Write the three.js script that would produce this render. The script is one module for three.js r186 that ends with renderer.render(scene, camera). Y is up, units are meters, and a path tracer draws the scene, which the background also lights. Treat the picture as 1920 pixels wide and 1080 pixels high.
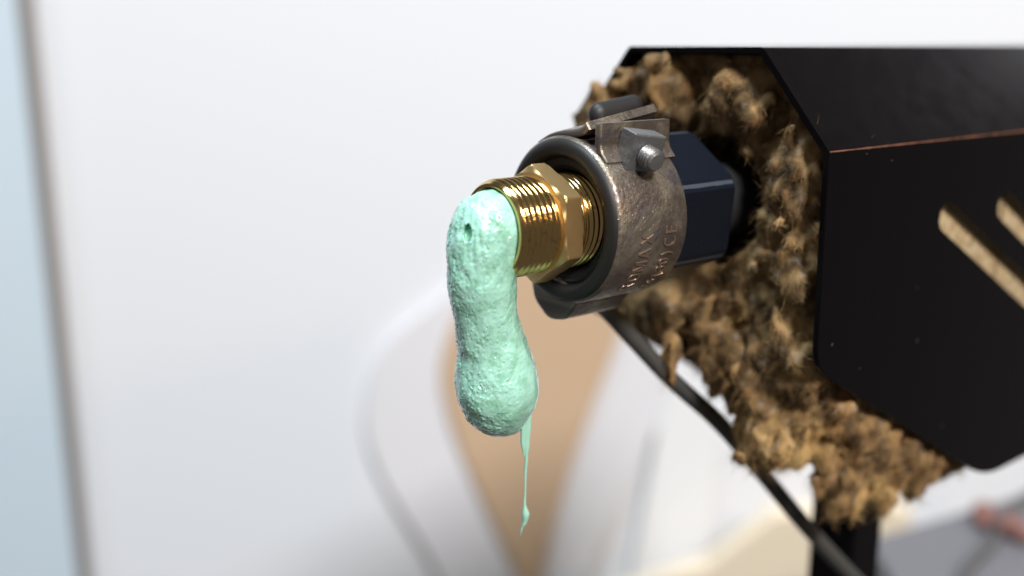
import * as THREE from 'three';
import { RoundedBoxGeometry } from 'three/addons/geometries/RoundedBoxGeometry.js';
import { TextGeometry } from 'three/addons/geometries/TextGeometry.js';
import { FontLoader } from 'three/addons/loaders/FontLoader.js';
import { RectAreaLightUniformsLib } from 'three/addons/lights/RectAreaLightUniformsLib.js';
import { mergeGeometries, mergeVertices, toCreasedNormals } from 'three/addons/utils/BufferGeometryUtils.js';
import { createNoise3D } from 'simplex-noise';

// World: x runs along the extruder's axis into its housing, y is up, z points to the side of the housing that is seen. The axis is y = z = 0.
const scene = new THREE.Scene();
const camera = new THREE.PerspectiveCamera(30.93, 16 / 9, 0.02, 20);
camera.position.set(-0.2043, 0.0597, 0.2646);
camera.lookAt(-0.2043 + 0.6098, 0.0597 - 0.23005, 0.2646 - 0.75844);
camera.focus = 0.346;
camera.userData.fStop = 3.2;
camera.updateMatrixWorld();

const renderer = new THREE.WebGLRenderer({ antialias: true });
renderer.setSize(1024, 576);
renderer.toneMapping = THREE.LinearToneMapping;
renderer.toneMappingExposure = 0.93;
renderer.shadowMap.enabled = true;
scene.background = new THREE.Color().setRGB(0.11, 0.105, 0.1);   // the dim room all round

// ---------------------------------------------------------------- helpers
RectAreaLightUniformsLib.init();
let seed = 20240611;
const rnd = () => { seed = (seed + 0x6d2b79f5) | 0; let t = Math.imul(seed ^ (seed >>> 15), 1 | seed); t = (t + Math.imul(t ^ (t >>> 7), 61 | t)) ^ t; return ((t ^ (t >>> 14)) >>> 0) / 4294967296; };
const noise = createNoise3D(rnd);
const fbm = (x, y, z, n = 3) => { let s = 0, a = 1, t = 0; for (let i = 0; i < n; i++) { s += a * noise(x, y, z); t += a; a *= 0.5; x *= 2.03; y *= 2.03; z *= 2.03; } return s / t; };
const { clamp, lerp, smoothstep } = THREE.MathUtils;
const V = (x, y, z) => new THREE.Vector3(x, y, z);
const rgb = (r, g, b) => new THREE.Color().setRGB(r, g, b);
const MM = 0.001;
const used = {};
const numbered = (n) => { used[n] = (used[n] ?? -1) + 1; return used[n] ? `${n}_${String(used[n]).padStart(3, '0')}` : n; };
function shade(o) { o.castShadow = o.receiveShadow = true; return o; }
/** One named mesh; geometry in millimetres. */
function part(name, geometry, material, parent) {
  geometry.scale(MM, MM, MM);
  const m = shade(new THREE.Mesh(geometry, material));
  m.name = parent ? name : numbered(name);
  (parent ?? scene).add(m);
  return m;
}
function thing(name, label, category, group) {
  const o = new THREE.Group(); o.name = numbered(name); o.userData = { label, category };
  if (group) o.userData.group = group;
  scene.add(o); return o;
}
function tag(o, label, category) { o.userData = { label, category }; return o; }

function gridGeometry(nu, nv, at, closeU = false, uvOf = null) {   // (nu+1) x (nv+1) vertices
  const p = [], uv = [], idx = [];
  for (let i = 0; i <= nu; i++) for (let j = 0; j <= nv; j++) { const q = at(i / nu, j / nv); p.push(q[0], q[1], q[2]); uv.push(...(uvOf ? uvOf(i / nu, j / nv, q) : [i / nu, j / nv])); }
  for (let i = 0; i < nu; i++) for (let j = 0; j < nv; j++) { const a = i * (nv + 1) + j, b = a + nv + 1; idx.push(a, b, b + 1, a, b + 1, a + 1); }
  const g = new THREE.BufferGeometry();
  g.setAttribute('position', new THREE.Float32BufferAttribute(p, 3)); g.setAttribute('uv', new THREE.Float32BufferAttribute(uv, 2)); g.setIndex(idx);
  g.computeVertexNormals();
  if (closeU) { // join the normals over the seam
    const n = g.attributes.normal; for (let j = 0; j <= nv; j++) { const b = nu * (nv + 1) + j, s = V(n.getX(j) + n.getX(b), n.getY(j) + n.getY(b), n.getZ(j) + n.getZ(b)).normalize(); n.setXYZ(j, s.x, s.y, s.z); n.setXYZ(b, s.x, s.y, s.z); }
  }
  return g;
}
/** Turns a profile of [x, radius] about the x axis. */
function revolve(profile, segments = 128, crease = 0.6) {
  let len = [0]; for (let i = 1; i < profile.length; i++) len.push(len[i - 1] + Math.hypot(profile[i][0] - profile[i - 1][0], profile[i][1] - profile[i - 1][1]));
  const n = profile.length - 1;
  const g = gridGeometry(segments, n, (u, v) => { const [x, r] = profile[Math.round(v * n)], a = u * Math.PI * 2; return [x, r * Math.sin(a), r * Math.cos(a)]; }, true, (u, v) => [u * 180, len[Math.round(v * n)]]);
  return crease ? toCreasedNormals(g, crease) : g;
}
function extrude(points, depth, bevel = 0, holes = [], curveSegments = 12) {
  const s = points instanceof THREE.Shape ? points : new THREE.Shape(points.map(([x, y]) => new THREE.Vector2(x, y)));
  for (const h of holes) s.holes.push(h);
  return new THREE.ExtrudeGeometry(s, { depth: depth - 2 * bevel, bevelEnabled: bevel > 0, bevelSize: bevel, bevelThickness: bevel, bevelOffset: -bevel, bevelSegments: 2, curveSegments }).translate(0, 0, bevel);
}
function roundPath(pts, radii, Kind = THREE.Shape) {   // polygon with rounded corners
  const s = new Kind(), n = pts.length;
  for (let i = 0; i < n; i++) {
    const p = new THREE.Vector2(...pts[i]), a = new THREE.Vector2(...pts[(i + n - 1) % n]).sub(p), b = new THREE.Vector2(...pts[(i + 1) % n]).sub(p), r = Array.isArray(radii) ? radii[i] : radii;
    const A = p.clone().addScaledVector(a.normalize(), r), B = p.clone().addScaledVector(b.normalize(), r);
    i ? s.lineTo(A.x, A.y) : s.moveTo(A.x, A.y);
    if (r > 0) s.quadraticCurveTo(p.x, p.y, B.x, B.y);
  }
  return s;
}
function tube(points, radius, segments = 80, sides = 12) {
  const c = new THREE.CatmullRomCurve3(points.map((p) => V(...p)), false, 'centripetal');
  return new THREE.TubeGeometry(c, segments, radius, sides, false);
}
/** Surface nets: the zero surface of f over a box, cells of the given size. */
function surfaceNets(lo, hi, cell, f) {
  const n = [0, 1, 2].map((k) => Math.ceil((hi[k] - lo[k]) / cell) + 1), [nx, ny, nz] = n, F = new Float32Array(nx * ny * nz);
  const at = (i, j, k) => (i * ny + j) * nz + k;
  for (let i = 0; i < nx; i++) for (let j = 0; j < ny; j++) for (let k = 0; k < nz; k++) F[at(i, j, k)] = f(lo[0] + i * cell, lo[1] + j * cell, lo[2] + k * cell);
  const id = new Int32Array(nx * ny * nz).fill(-1), pos = [], idx = [], C = [];
  for (let c = 0; c < 8; c++) C.push([c & 1, (c >> 1) & 1, c >> 2]);
  const E = []; for (let a = 0; a < 8; a++) for (const b of [1, 2, 4]) if (!(a & b)) E.push([a, a | b]);
  for (let i = 0; i < nx - 1; i++) for (let j = 0; j < ny - 1; j++) for (let k = 0; k < nz - 1; k++) {
    const v = C.map(([a, b, c]) => F[at(i + a, j + b, k + c)]); let inside = 0; for (const q of v) if (q < 0) inside++;
    if (!inside || inside === 8) continue;
    let x = 0, y = 0, z = 0, m = 0;
    for (const [a, b] of E) if ((v[a] < 0) !== (v[b] < 0)) { const t = v[a] / (v[a] - v[b]); x += lerp(C[a][0], C[b][0], t); y += lerp(C[a][1], C[b][1], t); z += lerp(C[a][2], C[b][2], t); m++; }
    id[at(i, j, k)] = pos.length / 3;
    pos.push(lo[0] + (i + x / m) * cell, lo[1] + (j + y / m) * cell, lo[2] + (k + z / m) * cell);
  }
  const quad = (a, b, c, d, flip) => { if (a < 0 || b < 0 || c < 0 || d < 0) return; flip ? idx.push(a, c, b, a, d, c) : idx.push(a, b, c, a, c, d); };
  for (let i = 1; i < nx - 1; i++) for (let j = 1; j < ny - 1; j++) for (let k = 1; k < nz - 1; k++) {
    const s = F[at(i, j, k)] < 0;
    if (s !== F[at(i + 1, j, k)] < 0) quad(id[at(i, j - 1, k - 1)], id[at(i, j, k - 1)], id[at(i, j, k)], id[at(i, j - 1, k)], !s);
    if (s !== F[at(i, j + 1, k)] < 0) quad(id[at(i - 1, j, k - 1)], id[at(i - 1, j, k)], id[at(i, j, k)], id[at(i, j, k - 1)], !s);
    if (s !== F[at(i, j, k + 1)] < 0) quad(id[at(i - 1, j - 1, k)], id[at(i, j - 1, k)], id[at(i, j, k)], id[at(i - 1, j, k)], !s);
  }
  const g = new THREE.BufferGeometry();
  g.setAttribute('position', new THREE.Float32BufferAttribute(pos, 3)); g.setIndex(idx); g.computeVertexNormals();
  return g;
}
/** A tiling texture computed texel by texel; of(x, y) with x, y on a torus, returns [r, g, b] 0..1. */
function texture(size, of, srgb, repeat = [1, 1]) {
  const d = new Uint8Array(size * size * 4);
  for (let j = 0; j < size; j++) for (let i = 0; i < size; i++) { const c = of(i / size, j / size), o = (j * size + i) * 4; for (let k = 0; k < 3; k++) d[o + k] = clamp(c[k], 0, 1) * 255; d[o + 3] = 255; }
  const t = new THREE.DataTexture(d, size, size); t.wrapS = t.wrapT = THREE.RepeatWrapping; t.magFilter = THREE.LinearFilter; t.minFilter = THREE.LinearFilter;
  if (srgb) t.colorSpace = THREE.SRGBColorSpace;
  t.repeat.set(...repeat); t.needsUpdate = true; return t;
}
const TAU = Math.PI * 2;
const torus = (u, v, f, n = 4, s = 0) => fbm(Math.cos(u * TAU) * f / TAU + s, Math.sin(u * TAU) * f / TAU + Math.cos(v * TAU) * f / TAU * 0.77, Math.sin(v * TAU) * f / TAU - s, n);
const mix3 = (a, b, t) => [lerp(a[0], b[0], t), lerp(a[1], b[1], t), lerp(a[2], b[2], t)];

// ---------------------------------------------------------------- lamps (out of the frame)
function lamp(position, target, w, h, color, intensity, label) {
  const t = thing('unseen_lamp', label, 'lamp'), s = 1000;
  t.position.copy(position); t.lookAt(target);
  part('housing', new RoundedBoxGeometry((w + 0.04) * s, (h + 0.04) * s, 40, 2, 6).translate(0, 0, -26), new THREE.MeshStandardMaterial({ color: rgb(0.6, 0.6, 0.6), roughness: 0.5 }), t);
  part('diffuser', new RoundedBoxGeometry(w * s, h * s, 8, 2, 3).translate(0, 0, -3), new THREE.MeshStandardMaterial({ color: rgb(0.8, 0.8, 0.8), emissive: color, emissiveIntensity: 1, roughness: 0.6 }), t);
  const l = new THREE.RectAreaLight(color, intensity, w, h);
  l.name = 'lamp_light'; l.position.copy(position).addScaledVector(target.clone().sub(position).normalize(), 0.006); l.lookAt(target); scene.add(l);
}
lamp(V(-1.0, 3.6, 4.05), V(0, 0, 0), 0.9, 0.9, rgb(1, 0.97, 0.94), 160, 'square white ceiling lamp above the side of the extruder');
lamp(V(0.4, 1.25, 2.8), V(0, 0, 0), 0.22, 0.22, rgb(1, 0.6, 0.24), 85, 'small warm lamp beside the extruder');
lamp(V(-0.62, 3.6, -0.2), V(0.42, -0.9, -0.85), 1.6, 0.5, rgb(0.76, 0.9, 1), 64, 'added long cool lamp out of view that brightens the wall');  // unseen wall wash, added to brighten the wall

// ---------------------------------------------------------------- the wall and what stands before it; u right, v up, w towards the room
const WALL = new THREE.Matrix4().makeRotationY(THREE.MathUtils.degToRad(-38.8)).setPosition(-0.2043 + 1.25 * 0.6266, 0, 0.2646 - 1.25 * 0.7793);
const onWall = (o, w = 0) => { o.applyMatrix4(WALL); o.position.add(V(-0.6266, 0, 0.7793).multiplyScalar(w)); return o; };
{
  const plaster = new THREE.MeshStandardMaterial({ color: rgb(0.765, 0.78, 0.82), roughness: 0.9, bumpMap: texture(256, (u, v) => { const n = torus(u, v, 24) * 0.5 + 0.5; return [n, n, n]; }, false, [1 / 300, 1 / 300]), bumpScale: 0.001 });
  const w = part('wall', new RoundedBoxGeometry(2900, 2000, 80, 1, 4).translate(-100, -300, -40), plaster); w.userData = { kind: 'structure' }; onWall(w);
  const pane = part('board', new RoundedBoxGeometry(700, 2000, 14, 2, 3).translate(-917, -200, 8), new THREE.MeshStandardMaterial({ color: rgb(0.6, 0.7, 0.78), roughness: 0.5 }));
  onWall(tag(pane, 'pale blue upright board on the white wall beside the thin pole', 'board'));
  const pole = part('pole', extrude(roundPath([[-7, -7], [7, -7], [7, 7], [-7, 7]], 2), 2000, 0.6).rotateX(-Math.PI / 2).translate(-552, -1200, 26), new THREE.MeshStandardMaterial({ color: rgb(0.27, 0.245, 0.225), roughness: 0.5, metalness: 0.2 }));
  onWall(tag(pole, 'thin grey upright pole in front of the white wall', 'pole'));
  // tan wedge with a pale rim
  const wg = thing('wedge_panel', 'tan wedge shaped panel with a pale rim, blurred behind the green plastic', 'panel');
  const wedge = (pts) => { const s = new THREE.Shape(); s.moveTo(...pts[0]); s.splineThru(pts.slice(1).map((p) => new THREE.Vector2(...p))); return s; };
  const rim = wedge([[30, -150], [-80, -240], [-160, -310], [-186, -400], [-168, -480], [-110, -590], [-60, -690], [60, -690], [120, -560], [190, -400], [235, -300], [230, -190]]);
  part('rim', extrude(rim, 9, 2, [], 24), new THREE.MeshStandardMaterial({ color: rgb(0.74, 0.735, 0.77), roughness: 0.8 }), wg);
  const inner = wedge([[40, -175], [-45, -235], [-84, -310], [-82, -389], [-41, -505], [5, -610], [22, -640], [36, -611], [75, -461], [127, -304], [150, -215]]);
  part('face', extrude(inner, 8, 3, [], 24).translate(0, 0, 9), new THREE.MeshStandardMaterial({ color: rgb(0.58, 0.41, 0.27), roughness: 0.7 }), wg);
  onWall(wg, 0.003);
  const strip = part('white_strip', extrude(roundPath([[195, -330], [262, -400], [250, -720], [140, -720]], 6), 10, 3), new THREE.MeshStandardMaterial({ color: rgb(0.8, 0.81, 0.83), roughness: 0.8 }));
  onWall(tag(strip, 'white slanting strip beside the tan wedge panel', 'strip'), 0.006);
  const cream = part('cream_board', extrude(roundPath([[-40, -655], [237, -558], [316, -490], [480, -482], [480, -760], [-40, -760]], 6), 30, 4), new THREE.MeshStandardMaterial({ color: rgb(0.78, 0.66, 0.5), roughness: 0.7 }));
  onWall(tag(cream, 'cream board low against the wall behind the black post', 'board'), 0.07);
}
{ // grey worktop far behind the post
  const s = [[538, -178], [960, -91], [960, 120], [330, 60]];
  const top = part('worktop', extrude(s.map(([x, z]) => [x, -z]), 30, 3).rotateX(-Math.PI / 2).translate(0, -380, 0), new THREE.MeshStandardMaterial({ color: rgb(0.14, 0.135, 0.145), roughness: 0.6 }));
  tag(top, 'grey worktop out of focus beyond the black post', 'worktop');
  const red = new THREE.MeshStandardMaterial({ color: rgb(0.24, 0.11, 0.09), roughness: 0.5 });
  for (const [x, z, a, l] of [[636, -128, 0.5, 9], [634, -97, 1.4, 14]]) {
    const c = part('red_cap', mergeGeometries([new THREE.CapsuleGeometry(8, l, 6, 16).rotateZ(Math.PI / 2), new THREE.CylinderGeometry(10, 10, 10, 20).rotateZ(Math.PI / 2).translate(l / 2, 1, 0)]).rotateY(a).translate(x, -341, z), red);
    tag(c, z === -128 ? 'small red capped stub lying beside the dark cord on the grey worktop' : 'larger red capped stub across the cord on the grey worktop', 'cap');
  }
  tag(part('dark_cord', tube([[480, -346, -60], [542, -346, -93], [600, -346, -104], [650, -346, -118], [682, -346, -128], [760, -346, -130]], 4), new THREE.MeshStandardMaterial({ color: rgb(0.09, 0.085, 0.085), roughness: 0.7 })), 'dark cord lying across the grey worktop', 'cord');
}

// ---------------------------------------------------------------- housing: folded black sheet, open at the front
const X0 = 100, X1 = 430, OUT = [[57, -131], [57, 23.6], [27, 58], [-39, 58], [-69, 23.6], [-69, -131]];   // (z, y) outline
const speck = texture(1024, (u, v) => { const n = Math.max(0, torus(u, v, 700, 1) - 0.86) * 6 + 0.06 * torus(u, v, 90, 3) + 0.5; return [n, n, n]; }, false, [1 / 120, 1 / 120]);
const paint = new THREE.MeshPhysicalMaterial({ color: rgb(0.004, 0.003, 0.0038), roughness: 0.24, specularIntensity: 0.26, bumpMap: speck, bumpScale: 0.00002, roughnessMap: texture(512, (u, v) => { const n = 0.85 + 0.25 * torus(u, v, 12, 4) + (torus(u, v, 300, 1, 3) > 0.8 ? 0.2 : 0); return [1, n, 1]; }, false, [1 / 160, 1 / 160]) });
{
  const h = thing('extruder_housing', 'black painted folded sheet metal housing of the extruder with slanted slots', 'housing');
  const T = 2.4, R = 2.2;
  const bend = (i) => { const p = OUT[i], d = (q) => { const l = Math.hypot(q[0] - p[0], q[1] - p[1]); return [(q[0] - p[0]) / l, (q[1] - p[1]) / l]; }, a = d(OUT[i - 1]), b = d(OUT[i + 1]), half = Math.acos(a[0] * b[0] + a[1] * b[1]) / 2, t = R / Math.tan(half), m = [a[0] + b[0], a[1] + b[1]], ml = Math.hypot(...m), c = [p[0] + m[0] / ml * R / Math.sin(half), p[1] + m[1] / ml * R / Math.sin(half)]; return { A: [p[0] + a[0] * t, p[1] + a[1] * t], B: [p[0] + b[0] * t, p[1] + b[1] * t], c }; };
  const b = [0, 1, 2, 3, 4].map((i) => (i ? bend(i) : null));
  // a strip of sheet along x with the given outer outline; inner outline is T inside
  const sheet = (outer, inner) => { const s = new THREE.Shape([...outer, ...inner.slice().reverse()].map(([z, y]) => new THREE.Vector2(z, y))); return new THREE.ExtrudeGeometry(s, { depth: X1 - X0, bevelEnabled: false }).rotateY(Math.PI / 2).scale(1, 1, -1).translate(X0, 0, 0); };
  const flip = (g) => { const i = g.index ?? null; g = i ? g.toNonIndexed() : g; const p = g.attributes.position; for (let k = 0; k < p.count; k += 3) { const t = [p.getX(k + 1), p.getY(k + 1), p.getZ(k + 1)]; p.setXYZ(k + 1, p.getX(k + 2), p.getY(k + 2), p.getZ(k + 2)); p.setXYZ(k + 2, ...t); } g.deleteAttribute('uv'); const uv = []; for (let k = 0; k < p.count; k++) uv.push(p.getX(k), p.getY(k) * 0.8 - p.getZ(k) * 0.6); g.setAttribute('uv', new THREE.Float32BufferAttribute(uv, 2)); g.computeVertexNormals(); return g; };
  const inset = (A, B) => { const l = Math.hypot(B[0] - A[0], B[1] - A[1]), n = [-(B[1] - A[1]) / l, (B[0] - A[0]) / l]; return [[A[0] + n[0] * T, A[1] + n[1] * T], [B[0] + n[0] * T, B[1] + n[1] * T]]; };
  const flat = (name, A, B) => part(name, flip(sheet([A, B], inset(A, B))), paint, h);
  flat('slanted_panel', b[1].B, b[2].A); flat('top_panel', b[2].B, b[3].A); flat('slanted_panel', b[3].B, b[4].A);
  for (let i = 1; i <= 4; i++) {
    const { A, B, c } = b[i], a0 = Math.atan2(A[1] - c[1], A[0] - c[0]), a1 = Math.atan2(B[1] - c[1], B[0] - c[0]), n = 8, o = [];
    let da = a1 - a0; if (da > Math.PI) da -= TAU; if (da < -Math.PI) da += TAU;
    for (let k = 0; k <= n; k++) { const a = a0 + da * k / n; o.push([c[0] + R * Math.cos(a), c[1] + R * Math.sin(a)]); }
    const inn = o.map(([z, y]) => [c[0] + (z - c[0]) * 0.02, c[1] + (y - c[1]) * 0.02]);
    part('folded_edge', toCreasedNormals(flip(sheet(o, inn)), 0.5), paint, h);
  }
  const side = (z, slots) => {
    const top = b[1].A[1] + 0.4;
    const s = roundPath([[X0, top], [X0 + 1.5, -54], [236, -131.5], [X1, -131.5], [X1, top]], [0, 9, 15, 0, 0]);
    if (slots) for (let k = 0; k < 3; k++) {   // slanting capsule slots
      const x = 182 + k * 46, y = -7.2, L = 96, a = -0.505, w = 5.8, ux = Math.cos(a), uy = Math.sin(a), p = new THREE.Path();
      p.absarc(x, y, w, a + Math.PI / 2, a + Math.PI * 1.5, false); p.absarc(x + ux * L, y + uy * L, w, a - Math.PI / 2, a + Math.PI / 2, false);
      if (x + ux * L < X1 - 10) s.holes.push(p);
    }
    const g = new THREE.ExtrudeGeometry(s, { depth: T - 0.8, bevelEnabled: true, bevelSize: 0.4, bevelThickness: 0.4, bevelOffset: -0.4, bevelSegments: 3, curveSegments: 14 }).translate(0, 0, z + 0.4);
    return part('side_panel', g, paint, h);
  };
  side(57 - T, true); side(-69, false);
  part('rear_panel', extrude(OUT.map(([z, y]) => [z > 0 ? -z + T + 0.3 : -z - T - 0.3, y > 0 ? y - T - 0.3 : y]), 2).rotateY(Math.PI / 2).translate(X1 - 2.5, 0, 0), paint, h);
  const chip = new THREE.MeshStandardMaterial({ color: rgb(0.2, 0.19, 0.19), roughness: 0.6 });
  for (const [x, y, a, l] of [[168, -55, 0.5, 1.5], [110, -46, 1.1, 1.3], [129, -58.5, 0.2, 0.7], [139, 18, -0.4, 0.8], [122.5, 21.5, 0.1, 0.6], [164, -33, 0.9, 0.6], [194, -97, 0.3, 0.9]])   // chips in the paint
    part('paint_chip', new THREE.SphereGeometry(0.5, 8, 5).scale(l, 0.22, 0.06).rotateZ(a).translate(x, y, 57.01), chip, h);
  // thin copper-coloured line of uneven width along the fold
  const { A, B, c } = b[1], a0 = Math.atan2(A[1] - c[1], A[0] - c[0]), a1 = Math.atan2(B[1] - c[1], B[0] - c[0]);
  part('edge_strip', gridGeometry(400, 4, (u, v) => { const x = lerp(X0 + 0.6, X1 - 1, u), w = 0.16 + 0.06 * noise(x / 9, 3, 0) + 0.05 * noise(x / 2.2, 8, 0), a = lerp(a0, a1, 0.45 + (v - 0.5) * 2 * w), r = R + 0.03 * (1 - Math.abs(v - 0.5) * 2) + 0.004; return [x, c[1] + r * Math.sin(a), c[0] + r * Math.cos(a)]; }), new THREE.MeshStandardMaterial({ color: rgb(0.3, 0.13, 0.08), roughness: 0.45, metalness: 0.5 }), h);
}

// ---------------------------------------------------------------- mineral wool
{
  const ell = [ // sagging lumps: centre, radii
    [116, -50, -28, 16, 12, 26], [116, -56, 6, 14, 16, 18], [118, -64, 22, 16, 22, 17], [116, -50, 40, 12, 24, 14], [124, -80, 27, 18, 18, 15], [122, -93, 28, 19, 12, 13], [136, -92, 30, 12, 13, 12],
    [112, -66, 4, 8, 10, 8], [144, -72, 36, 26, 22, 18], [160, -86, 40, 24, 20, 14], [178, -102, 40, 24, 20, 13], [166, -109, 38, 14, 19, 11], [163, -118, 37, 8, 15, 8], [190, -111, 40, 15, 17, 11], [187, -121, 39, 6, 13, 7], [212, -114, 42, 22, 15, 10], [224, -121, 44, 18, 9, 8], [206, -126, 42, 6, 12, 6],
    [109, -20, 42, 9, 18, 11], [109, 14, 40, 9, 18, 12], [110, 40, 12, 9, 13, 18], [108, 38, -24, 10, 14, 18], [106, 26, -54, 11, 20, 14], [110, -12, -56, 10, 24, 12], [100, 53.5, -22, 5, 3, 5], [101, 42, -47, 5, 7, 6], [100, 33, -55, 5, 8, 6],
    [141, -106, 38, 4, 12, 4], [152, -116, 38, 5, 14, 5], [183, -122, 38, 4.5, 14, 4.5], [213, -122, 40, 5, 13, 4.5], [128, -98, 30, 5, 12, 5], [112, -92, 26, 5, 12, 5], [96, -60, -6, 4, 10, 4],
  ];
  const smin = (a, b, k) => { const h = clamp(0.5 + 0.5 * (b - a) / k, 0, 1); return lerp(b, a, h) - k * h * (1 - h); };
  const wall = (x, y, z) => { const az = Math.abs(z + 6); return Math.max(az - 60.2, y - 55.2, az * 0.7533 + y * 0.6577 - (63 * 0.7533 + 23.6 * 0.6577) + 3); };   // the sheet's inside
  const base = (x, y, z) => {
    let d = Math.max(wall(x, y, z) - (x > 150 ? 5 : 0), 108 - x, x - 374, -(y + 42 + Math.max(0, x - 108) * 0.56));
    if (d > -14) for (const [a, b, e, p, q, r] of ell) { const dx = (x - a) / p, dy = (y - b) / q, dz = (z - e) / r, l = dx * dx + dy * dy + dz * dz; if (l < 6) d = smin(d, (Math.sqrt(l) - 1) * Math.min(p, q, r), 4); }
    const hole = Math.max(Math.hypot(y, z) - (25 + Math.max(0, 116 - x) * 0.15), x - 150);
    return Math.max(d, -hole);
  };
  const field = (x, y, z) => {
    let d = base(x, y, z); if (d > 11 || d < -12) return d;
    const wx = x + 2 * noise(x / 12, y / 12, z / 12), wy = y + 2 * noise(x / 12 + 7, y / 12, z / 12), wz = z + 2 * noise(x / 12, y / 12 + 5, z / 12);
    d -= 2.6 * noise(wx / 19, wy / 22, wz / 19) + 2.8 * (Math.sqrt(noise(wx / 13, wy / 18, wz / 13) ** 2 + 0.01) - 0.33) + 0.8 * noise(wx / 6, wy / 10, wz / 6 + 30) + 0.25 * noise(wx / 1.8, wy / 4, wz / 1.8);
    return x > 99 ? Math.max(d, y > -40 ? wall(x, y, z) : Math.abs(z + 6) - 60.2, x > 150 && y > -82 ? z - 52.8 : -9) : d;
  };
  const front = surfaceNets([92, -150, -74], [240, 60, 57], 1.12, (x, y, z) => Math.max(field(x, y, z), x - 236));
  const behindSlots = surfaceNets([233, -78, 42], [378, 12, 57], 1.05, (x, y, z) => Math.max(field(x, y, z), 46 - z, -70 - y, y - 8));
  const g = mergeGeometries([front, behindSlots]);
  const P = g.attributes.position, N = g.attributes.normal, col = [];
  const tone = (x, y, z) => {
    const a = smoothstep(fbm(x / 15, y / 13, z / 15 + 40, 3), -0.45, 0.5), b = smoothstep(fbm(x / 5, y / 5 + 30, z / 5, 3), -0.3, 0.6), c = smoothstep(noise(x / 11 + 60, y / 11, z / 11), 0.35, 0.8);
    let k = mix3([0.09, 0.052, 0.022], [0.42, 0.265, 0.115], a * 0.75 + b * 0.25);
    k = mix3(k, [0.4, 0.2, 0.07], c * 0.4);
    const tuft = Math.max(...[[122, -92, 28, 22], [166, -122, 36, 18], [188, -128, 38, 14], [134, -74, 36, 12], [104, 52, -22, 7]].map(([p, q, r, w]) => 1 - Math.hypot(x - p, y - q, z - r) / w));   // clumps of fresh golden wool
    k = mix3(k, mix3([0.52, 0.33, 0.12], [0.62, 0.46, 0.22], b), smoothstep(tuft + 0.5 * fbm(x / 6, y / 6, z / 6 + 70, 3), 0.05, 0.4) * 0.85); k = mix3(k, [0.46, 0.4, 0.31], smoothstep(noise(x / 7, y / 7, z / 7 + 90), 0.5, 0.95) * 0.5);
    if (x > 150 && z > 44 && y > -80) k = mix3(k, mix3([0.42, 0.31, 0.17], [0.6, 0.5, 0.33], b), 0.8);   // paler wool behind the slots
    return k;
  };
  for (let i = 0; i < P.count; i++) col.push(...tone(P.getX(i), P.getY(i), P.getZ(i)));
  g.setAttribute('color', new THREE.Float32BufferAttribute(col, 3));
  const w = thing('mineral_wool', 'clumped brown mineral wool insulation bulging and hanging out of the black housing', 'insulation');
  // loose fibres over the surface
  const fp = [], fi = [], fc = [], box = (x, y, z) => x < 125 || y < -46 || z > 46;
  const spots = []; for (let i = 0; i < P.count; i++) if (N.getX(i) < 0.2 && box(P.getX(i), P.getY(i), P.getZ(i)) && P.getX(i) < 235) spots.push(i);
  for (let s = 0; s < 120000; s++) {   // each a narrow twisted ribbon, combed along a slowly turning field
    const i = spots[Math.floor(rnd() * spots.length)], p = V(P.getX(i), P.getY(i), P.getZ(i)), n = V(N.getX(i), N.getY(i), N.getZ(i));
    if (p.x > 99 && p.z > 49 && n.z > 0.5 && p.y > -58 - (p.x - 101) * 0.57 && rnd() < 0.85) continue;
    if (p.x > 97 && p.y > -42 && wall(p.x, p.y, p.z) > -4 && p.z < 49) continue;
    const comb = V(noise(p.x / 9, p.y / 9, p.z / 9 + 5), noise(p.x / 9 + 31, p.y / 9, p.z / 9) - (p.y < -55 ? 1 : 0.35), noise(p.x / 9, p.y / 9 + 17, p.z / 9)).add(V(rnd() - 0.5, rnd() - 0.5, rnd() - 0.5).multiplyScalar(1.1));
    const len = 1.6 + rnd() * rnd() * (rnd() < 0.05 ? 15 : p.y < -55 ? 9 : 6), lift = 0.02 + rnd() * rnd() * rnd() * 0.5, w = 0.04 + rnd() * 0.07, k = tone(p.x, p.y, p.z), f = rnd() < 0.06 ? 1.9 : 0.75 + rnd() * 0.75, c0 = fp.length / 3;
    const q = p.clone().addScaledVector(n, 0.1), dir = comb.addScaledVector(n, -comb.dot(n)).normalize().addScaledVector(n, lift).normalize(), bent = V(rnd() - 0.5, rnd() - 0.6, rnd() - 0.5), side = dir.clone().cross(V(rnd() - 0.5, rnd() - 0.5, rnd() - 0.5)).normalize();
    for (let m = 0; m <= 4; m++) {
      const r = w * (m === 4 ? 0.3 : 1) / 2, top = p.x > 150 && p.y > -82 ? 53.6 : p.x > 99 ? 54.3 : 99;
      fp.push(q.x + side.x * r, q.y + side.y * r, Math.min(q.z + side.z * r, top), q.x - side.x * r, q.y - side.y * r, Math.min(q.z - side.z * r, top));
      for (let e = 0; e < 2; e++) fc.push(k[0] * f, k[1] * f, k[2] * f);
      if (m < 4) { const o = c0 + m * 2; fi.push(o, o + 1, o + 3, o, o + 3, o + 2); }
      q.addScaledVector(dir, len / 4); dir.addScaledVector(bent, 0.5).normalize(); side.addScaledVector(dir, -side.dot(dir)).normalize();
    }
  }
  const woolMat = new THREE.MeshStandardMaterial({ vertexColors: true, roughness: 1 });
  part('batt', g, woolMat, w);
  const fg = new THREE.BufferGeometry(); fg.setAttribute('position', new THREE.Float32BufferAttribute(fp, 3)); fg.setAttribute('color', new THREE.Float32BufferAttribute(fc, 3)); fg.setIndex(fi); fg.computeVertexNormals();
  part('fibres', fg, woolMat, w).userData.kind = 'stuff';
}

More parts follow.
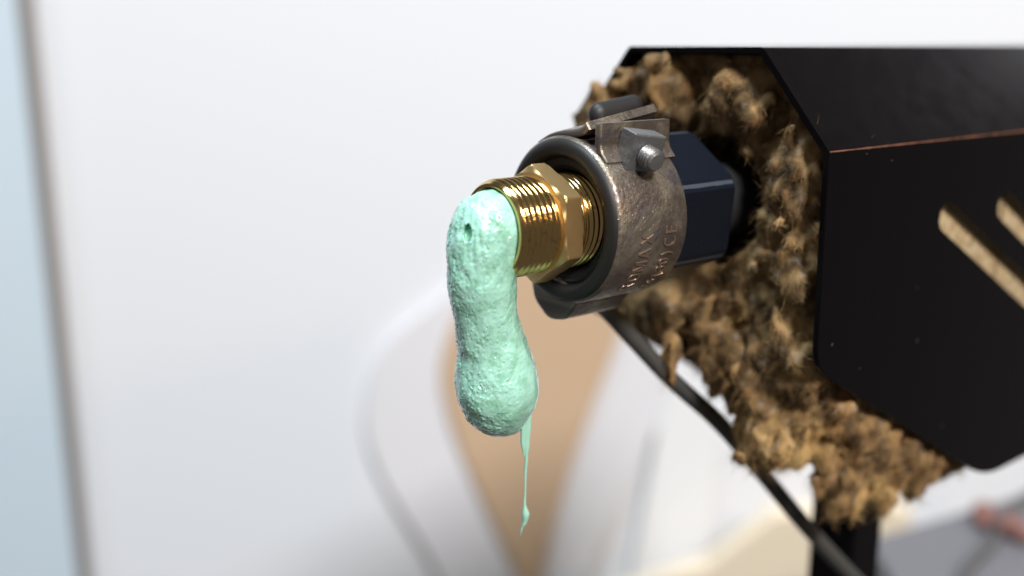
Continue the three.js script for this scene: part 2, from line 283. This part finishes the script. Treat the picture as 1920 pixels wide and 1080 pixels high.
// ---------------------------------------------------------------- barrel: dark hexagonal coupling that enters the wool
{
  const hexAt = (R, x, a0, n = 6) => (u) => { const a = u * TAU, s = TAU / n, d = ((a - a0) % s + s) % s - s / 2, r = R * Math.cos(s / 2) / Math.cos(d); return [x, r * Math.sin(a), r * Math.cos(a)]; };
  const a0 = 0.42, blued = new THREE.MeshPhysicalMaterial({ color: rgb(0.013, 0.018, 0.031), roughness: 0.34, metalness: 0.55, bumpMap: texture(256, (u, v) => { const n = torus(u, v, 30, 3) * 0.5 + 0.5; return [n, n, n]; }, false, [1 / 20, 1 / 20]), bumpScale: 0.0001 });
  const c = thing('hexagonal_coupling', 'dark blued hexagonal steel coupling between the clamp and the wool', 'coupling');
  const st = [[58, 24], [62, 27.6], [63.2, 28.6], [90, 28.6], [92, 27], [92, 15]], n = st.length - 1;
  const g = gridGeometry(240, n, (u, v) => { const [x, R] = st[Math.round(v * n)], p = hexAt(R, x, a0)(u), l = Math.hypot(p[1], p[2]), m = Math.min(l, R * 0.957); return [x, p[1] * m / l, p[2] * m / l]; }, true, (u, v, p) => [u * 180, p[0]]);
  part('hexagon', toCreasedNormals(g, 0.35), blued, c);
  for (let k = 0; k < 6; k++) { // reflected highlight along each corner, put in as a lighter strip
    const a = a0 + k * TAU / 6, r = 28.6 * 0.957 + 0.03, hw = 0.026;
    part('edge_strip', gridGeometry(30, 2, (u, v) => { const x = lerp(63.4, 89.6, u), q = a + (v - 0.5) * 2 * hw * (1 + 0.15 * noise(x / 7, k, v)) , rr = r - 0.02 * Math.abs(v - 0.5); return [x, rr * Math.sin(q), rr * Math.cos(q)]; }, false), new THREE.MeshStandardMaterial({ color: rgb(0.11, 0.135, 0.18), metalness: 0.6, roughness: 0.42 }), c);
  }
  part('barrel', revolve([[91, 15.5], [150, 15.5], [150, 10]], 64), new THREE.MeshStandardMaterial({ color: rgb(0.018, 0.017, 0.018), roughness: 0.75, metalness: 0.2 }), c);
}

// ---------------------------------------------------------------- pipe clamp
const tint = (u, v) => { // heat-tinted zinc: blotches of brown, violet and pale steel
  const a = smoothstep(torus(u, v, 3.5, 5), -0.5, 0.6), b = smoothstep(torus(u, v, 4.5, 5, 5), 0.0, 0.8), c = smoothstep(torus(u, v, 22, 4, 9), 0.0, 0.8), d = smoothstep(torus(u, v, 50, 2, 3), 0.5, 0.8);
  let k = mix3([0.46, 0.42, 0.385], [0.64, 0.6, 0.54], a); k = mix3(k, [0.38, 0.36, 0.42], b * 0.65); k = mix3(k, [0.4, 0.33, 0.28], c * 0.45); return mix3(k, [0.25, 0.21, 0.2], d * 0.6);
};
const bandMat = new THREE.MeshPhysicalMaterial({ color: 0xffffff, map: texture(1024, tint, true, [1 / 60, 1 / 60]), metalness: 0.75, roughness: 0.46, roughnessMap: texture(512, (u, v) => { const n = 0.85 + 0.35 * torus(u, v, 30, 4, 2); return [1, n, 1]; }, false, [1 / 60, 1 / 60]), bumpMap: texture(512, (u, v) => { const n = 0.5 + 0.3 * torus(u, v, 20, 4, 7) - 0.4 * smoothstep(torus(u, v, 70, 2, 4), 0.5, 0.8); return [n, n, n]; }, false, [1 / 60, 1 / 60]), bumpScale: 0.00025 });
{
  const c = thing('pipe_clamp', 'heat tinted steel pipe clamp with embossed letters gripping the dark coupling', 'clamp');
  const rubber = new THREE.MeshStandardMaterial({ color: rgb(0.018, 0.017, 0.018), roughness: 0.5 });
  const lip = []; for (let k = 0; k <= 12; k++) { const a = -0.9 + (Math.PI / 2 + 0.7) * k / 12; lip.push([31.2 - 3.2 * Math.cos(a), 25.2 + 3.2 * Math.sin(a)]); }
  const band = part('band', revolve([[31.2, 24.8], [29.9, 26.9], [29.7, 27.9], [30.3, 28.6], [31.4, 29], [50, 29.05], [60, 29], [62, 28.6], [63, 27.4], [63, 26], [62, 25.2], [31.2, 24.8]], 192), bandMat, c);
  part('lip', revolve([[33, 21.9], ...lip, [33, 26.4], [33, 21.9]], 160), new THREE.MeshPhysicalMaterial({ color: rgb(0.022, 0.02, 0.019), roughness: 0.5, metalness: 0.2 }), c);
  part('liner', revolve([[63.5, 22], [63.8, 25], [33, 25.1], [32.6, 22.8], [31.6, 22.2], [31.2, 21.2], [32, 20.5], [31.8, 19.2], [32.6, 18.6], [34, 17.2], [60, 17.2], [63.5, 22]], 128), rubber, c);
  // ears: plates across x = 33..66; the outline is in (z, y)
  const plate = (pts, thick, x0, x1, bevel) => { // thick polyline swept along x
    const curve = new THREE.CatmullRomCurve3(pts.map(([z, y]) => V(z, y, 0)), false, 'centripetal').getPoints(40), L = [], Rr = [];
    curve.forEach((p, i) => { const a = curve[Math.max(0, i - 1)], b = curve[Math.min(40, i + 1)], d = Math.hypot(b.x - a.x, b.y - a.y), n = [-(b.y - a.y) / d * thick / 2, (b.x - a.x) / d * thick / 2]; L.push([p.x + n[0], p.y + n[1]]); Rr.unshift([p.x - n[0], p.y - n[1]]); });
    return extrude([...L, ...Rr].map(([z, y]) => [-z, y]), x1 - x0, bevel).rotateY(Math.PI / 2).translate(x0, 0, 0);
  };
  const uvMM = (g) => { const p = g.attributes.position, n = g.attributes.normal, u = []; for (let i = 0; i < p.count; i++) u.push(p.getX(i), Math.abs(n.getY(i)) > 0.7 ? p.getZ(i) : p.getY(i)); g.setAttribute('uv', new THREE.Float32BufferAttribute(u, 2)); return g; };
  const front = plate([[19.5, 20.6], [18, 22.4], [16.6, 24.4], [16, 26.4], [16, 29], [16, 34]], 2.8, 31.2, 64.4, 0.8);
  part('ear', uvMM(front), bandMat, c);
  const back = plate([[-14, 24.6], [-8, 27.6], [-2, 29.2], [4, 30], [8.4, 31.2], [11, 33]], 3, 31.4, 64, 0.9); { const p = back.attributes.position; for (let i = 0; i < p.count; i++) { const k = (p.getX(i) - 33) / 33; p.setY(i, p.getY(i) + k * 5 * smoothstep(p.getY(i), 26, 32)); } back.computeVertexNormals(); }
  part('ear', uvMM(back), bandMat, c);
  part('tab', new THREE.CapsuleGeometry(4.4, 16, 8, 20).rotateZ(Math.PI / 2).scale(1, 1, 0.8).rotateZ(0.12).translate(60, 35.8, -5), rubber, c);
  part('lower_ear', uvMM(extrude(roundPath([[18, -22], [16, -31], [8, -37], [-1, -35.5], [-8, -27], [0, -20]], 3), 27, 1.4).rotateY(Math.PI / 2).translate(31, 0, 0)), bandMat, c);
  // bolt and square nut
  const zinc = new THREE.MeshPhysicalMaterial({ color: rgb(0.26, 0.26, 0.265), metalness: 0.8, roughness: 0.45, bumpMap: bandMat.bumpMap, bumpScale: 0.0003 });
  const turn = new THREE.Matrix4().makeRotationFromQuaternion(new THREE.Quaternion().setFromUnitVectors(V(0, 0, 1), V(-0.1, -0.26, 0.96).normalize())).setPosition(46.2, 25.2, 17);
  const b = part('bolt', (() => { const r = 3.6, pitch = 1.25, z0 = -16, z1 = 13.6; return gridGeometry(72, 420, (u, v) => { const z = lerp(z0, z1, v), ph = ((z / pitch - u) % 1 + 1) % 1, tri = Math.abs(ph - 0.5) * 2, end = smoothstep(z, z1 - 0.05, z1), rr = (r + 0.42 * (tri - 0.5) * 1.5 - 0.9 * smoothstep(z, z1 - 1.3, z1)) * (1 - end), a = u * TAU; return [rr * Math.cos(a), rr * Math.sin(a), z]; }, true, (u, v) => [u * 20, v * 35]).applyMatrix4(turn); })(), zinc, c);
  b.userData.label = 'threaded bolt end sticking out of the nut';
  part('nut', extrude(roundPath([[-7, -7], [7, -7], [7, 7], [-7, 7]], 0.6), 7.4, 0.7).rotateZ(-0.12).translate(0, 0, 0.2).applyMatrix4(turn), zinc, c);
  // embossed letters wrapped round the band
  const font = await new FontLoader().loadAsync('fonts/droid/droid_sans_regular.typeface.json');
  const word = (text, xBase, size, from, to) => {
    const step = (to - from) / text.length; let k = 0;
    for (const ch of text) {
      const a = from + step * (k++ + 0.5); if (ch === ' ') continue;
      const g = new TextGeometry(ch, { font, size, depth: 0.5, curveSegments: 6, bevelEnabled: true, bevelSize: 0.1, bevelThickness: 0.14, bevelSegments: 2 }); g.computeBoundingBox();
      const w = (g.boundingBox.max.x + g.boundingBox.min.x) / 2, p = g.attributes.position;
      for (let i = 0; i < p.count; i++) { const phi = a + (p.getX(i) - w) * 0.82 / 29, r = 28.74 + p.getZ(i), x = xBase - p.getY(i); p.setXYZ(i, x, r * Math.sin(phi), r * Math.cos(phi)); }
      g.computeVertexNormals();
      part('letter', g, letterMat, band);
    }
  };
  const letterMat = new THREE.MeshPhysicalMaterial({ color: rgb(0.33, 0.235, 0.18), metalness: 0.75, roughness: 0.4 });
  word('ROMAX', 45.2, 5.3, -0.92, -0.05); word('PS(30)', 56, 4.6, -0.97, -0.3); word('CE', 56.4, 5.4, -0.28, 0.02);
}

// ---------------------------------------------------------------- brass nipple
{
  const t = thing('brass_nipple', 'shiny brass threaded hexagonal nipple at the end of the extruder', 'nipple');
  const brush = texture(512, (u, v) => { const n = 0.5 + 0.45 * torus(u, v, 120, 2, 8); return [n, n, n]; }, false, [1 / 12, 1 / 12]);
  const brass = new THREE.MeshPhysicalMaterial({ color: rgb(0.72, 0.49, 0.2), metalness: 1, roughness: 0.15, bumpMap: brush, bumpScale: 0.000008, map: texture(512, (u, v) => { const d = smoothstep(torus(u, v, 16, 4, 2), 0.3, 0.8); return mix3([1, 1, 1], [0.75, 0.68, 0.62], d); }, true, [1 / 40, 1 / 40]) });
  const sanded = new THREE.MeshPhysicalMaterial({ color: rgb(0.78, 0.54, 0.25), metalness: 1, roughness: 0.42, bumpMap: texture(512, (u, v) => { const n = 0.5 + 0.5 * torus(u, v, 260, 1, 8); return [n, n, n]; }, false, [1 / 14, 1 / 14]), bumpScale: 0.00003 });
  const thread = (x0, x1, R, cut0, cut1) => gridGeometry(200, 300, (u, v) => {
    const x = lerp(x0, x1, v), P = 2.309, ph = (((x / P - u) % 1) + 1) % 1, tri = 0.5 + 0.5 * Math.cos(ph * TAU), fade = Math.min(smoothstep(x, x0 + cut0, x0 + cut0 + 1.5), 1 - smoothstep(x, x1 - cut1 - 1, x1 - cut1));
    const chamfer = Math.max(0, 1.3 - (x - x0)) * 0.7 * (cut0 ? 1 : 0), r = R - 0.62 + 0.95 * (tri - 0.5) * fade - chamfer, a = u * TAU;
    return [x, r * Math.sin(a), r * Math.cos(a)];
  }, true, (u, v) => [u * 104, lerp(x0, x1, v)]);
  const fr = thread(0, 17.2, 16.75, 0.9, 1.2);
  part('front_thread', fr, brass, t);
  part('bore', revolve([[17, 13.2], [1.2, 13.4], [0, 14.1], [-0.12, 14.6], [0, 15.2], [0.4, 15.5]], 128), brass, t);
  part('rear_thread', thread(23.8, 40, 16.6, 0.4, 0.2), brass, t);
  const ap = 17.6, R = ap / Math.cos(Math.PI / 6), off = 0.05, st = [[16, 15.4], [16, 17], [16.1, 17.7], [17, 19.6], [17.6, 22], [23.2, 22], [23.8, 19.6], [24.4, 17.7], [24.5, 17], [24.5, 15]], n = st.length - 1;
  const g = gridGeometry(240, n, (u, v) => { const [x, lim] = st[Math.round(v * n)], a = u * TAU + off + TAU / 12, s = TAU / 6, d = ((a - off + s / 2) % s + s) % s - s / 2, r = Math.min(ap / Math.cos(d), lim, R - 0.08); return [x, r * Math.sin(a), r * Math.cos(a)]; }, true, (u, v, p) => [u * 120, p[0]]);
  part('hexagon', toCreasedNormals(g, 0.12), sanded, t);
}

// ---------------------------------------------------------------- molten plastic
{
  const path = [[6, 0.5, 0, 12.6], [-0.8, 0.2, 0, 12.7], [-3.2, -6, 0, 12.0], [-3.9, -11.6, 0, 11.5], [-4.2, -17, 0, 11.3], [-3.1, -25, 0, 10.7], [-2.2, -31.7, 0, 10.7], [0.3, -41.3, 0, 11.9], [1.5, -49, 0, 13.6], [1.9, -54.6, 0.2, 14], [2.6, -59.5, 0.3, 11.6], [4.4, -63.4, 0.5, 8.3]];
  const c1 = new THREE.CatmullRomCurve3(path.map((p) => V(p[0], p[1], p[2])), false, 'catmullrom', 0.5), c2 = new THREE.CatmullRomCurve3(path.map((p) => V(p[3], 0, 0)), false, 'catmullrom', 0.5);
  const spine = Array.from({ length: 45 }, (_, i) => { const p = c1.getPoint(i / 44); return [p.x, p.y, p.z, c2.getPoint(i / 44).x]; });
  const f = (x, y, z) => {
    let d = 1e9;
    for (let i = 0; i + 1 < spine.length; i++) { const a = spine[i], b = spine[i + 1]; if (Math.abs(y - a[1]) > 19 && i) continue; const ax = b[0] - a[0], ay = b[1] - a[1], az = b[2] - a[2], t = clamp(((x - a[0]) * ax + (y - a[1]) * ay + (z - a[2]) * az) / (ax * ax + ay * ay + az * az), 0, 1), q = Math.hypot(x - a[0] - ax * t, y - a[1] - ay * t, z - a[2] - az * t) - lerp(a[3], b[3], t); if (q < d) d = q; }
    if (Math.abs(d) > 3) return d;
    // the face towards -x is the rougher one
    const rough = smoothstep(-x + 0.2 * z, -3, 8) * 0.85 + 0.15;
    d += -0.3 * noise(x / 7, y / 10, z / 7) - rough * (0.07 * noise(x / 3.4, y / 4.5, z / 3.4) + 0.9 * Math.max(0, noise(x / 1.3, y / 1.5, z / 1.3 + 20) - 0.5) + 0.08 * noise(x / 0.8, y / 0.9, z / 0.8)) - 0.035 * noise(x / 0.9, y / 0.9, z / 0.9) - 0.05 * noise(x / 2, y / 2.6, z / 2 + 9) + rough * 0.6 * Math.max(0, noise(x / 2.2 + 50, y / 3.6, z / 2.2) - 0.45);
    d -= 0.36 * noise(x / 2.8 + 3, y / 11, z / 2.6) * smoothstep(y, -18, -8) * smoothstep(-x, 3, 9);   // upright folds
    // blowhole on the front, running inwards
    const hx = x + 12.6, hy = y - 1.1, hz = z - 4, along = clamp(hx * 0.75 - hz * 0.66, -3, 7), qx = hx - along * 0.75, qz = hz + along * 0.66;
    return Math.max(d, 1.45 - Math.hypot(qx, hy * 0.5, qz));
  };
  const g = surfaceNets([-20, -76, -17], [18, 16, 17], 0.34, (x, y, z) => Math.max(f(x, y, z), x - 9 - (y < -15 ? 50 : 0)));
  const P = g.attributes.position, col = [], uv = [];
  for (let i = 0; i < P.count; i++) {
    const x = P.getX(i), y = P.getY(i), z = P.getZ(i), a = smoothstep(fbm(x / 6, y / 9, z / 6 + 11, 3), -0.1, 0.6), s = smoothstep(noise(x / 1.3, y / 1.3, z / 1.3), 0.62, 0.85), b = smoothstep(noise(x / 2.1 + 9, y / 2.1, z / 2.1), 0.78, 0.9);
    let k = mix3([0.42, 0.79, 0.65], [0.31, 0.64, 0.47], a); k = mix3(k, [0.2, 0.5, 0.36], s * 0.5); k = mix3(k, [0.12, 0.42, 0.46], b * 0.6); col.push(...k); uv.push(Math.atan2(x + 2, z) * 12, y);
  }
  g.setAttribute('color', new THREE.Float32BufferAttribute(col, 3)); g.setAttribute('uv', new THREE.Float32BufferAttribute(uv, 2));
  const wet = new THREE.MeshPhysicalMaterial({ vertexColors: true, roughness: 0.3, clearcoat: 1, clearcoatRoughness: 0.06 });
  const t = thing('molten_plastic', 'sagging blob of mint green molten plastic hanging from the brass nipple', 'plastic');
  part('blob', g, wet, t);
  const drip = (pts) => { // [x, y, z, half width, half thickness]
    const c = new THREE.CatmullRomCurve3(pts.map((p) => V(p[0], p[1], p[2])), false, 'centripetal'), w = pts.map((p) => p[3]), h = pts.map((p) => p[4]), at = (a, v) => { const s = v * (a.length - 1), i = Math.min(a.length - 2, Math.floor(s)), q = s - i; return lerp(a[i], a[i + 1], q * q * (3 - 2 * q)); };
    const gg = gridGeometry(24, 120, (u, v) => { const p = c.getPoint(v), a = u * TAU, A = Math.cos(a) * at(w, v), B = Math.sin(a) * at(h, v); return [p.x + 0.779 * A - 0.627 * B, p.y, p.z + 0.627 * A + 0.779 * B]; }, true);
    gg.setAttribute('color', new THREE.Float32BufferAttribute(new Float32Array(gg.attributes.position.count * 3).map((_, i) => [0.4, 0.75, 0.6][i % 3]), 3)); return gg;
  };
  part('drip', drip([[9.6, -51, 6.2, 2.6, 2.2], [9.9, -58.5, 6.3, 2.1, 1.6], [10, -63, 6.3, 1.7, 1.1], [9.8, -68, 6.2, 1.6, 0.8], [9.6, -75, 6, 1.35, 0.7], [9.8, -79, 6.2, 0.6, 0.5], [9.5, -86, 6, 0.5, 0.45], [9.5, -92, 6, 0.36, 0.35], [9.3, -97, 5.9, 0.55, 0.5], [9.6, -100.8, 6.1, 1.4, 1.3], [9.3, -104, 5.9, 0.85, 0.8], [8.6, -106, 5.4, 0.4, 0.35], [8.1, -109.4, 4.9, 0.04, 0.04]]), wet, t);
  const sliver = drip([[8.9, -63, 5.9, 0.5, 0.9], [8.6, -68, 5.7, 0.75, 1.1], [8.5, -74, 5.6, 0.65, 0.9], [9.1, -79, 5.9, 0.2, 0.3]]);
  part('drip', sliver, wet, t);
}

// ---------------------------------------------------------------- cable and post
tag(part('cable', tube([[48, -32, -9], [60, -35.5, -15], [72, -43, -19], [84, -56, -16], [98, -73, -9], [119, -94, -1], [145, -123, 4], [168, -153, 14], [203, -192, 26], [242, -228, 36], [290, -270, 44]], 3.5, 120, 16), new THREE.MeshStandardMaterial({ color: rgb(0.06, 0.058, 0.055), roughness: 0.5 })), 'dark grey cable slanting down from under the clamp past the black post', 'cable');
{
  const p = thing('support_post', 'black square steel post standing under the extruder housing', 'post');
  part('tube', extrude(roundPath([[-12.5, -12.5], [12.5, -12.5], [12.5, 12.5], [-12.5, 12.5]], 2), 500, 0.6, [], 8).rotateX(-Math.PI / 2).translate(229, -632, -6), paint, p);
}
renderer.render(scene, camera);
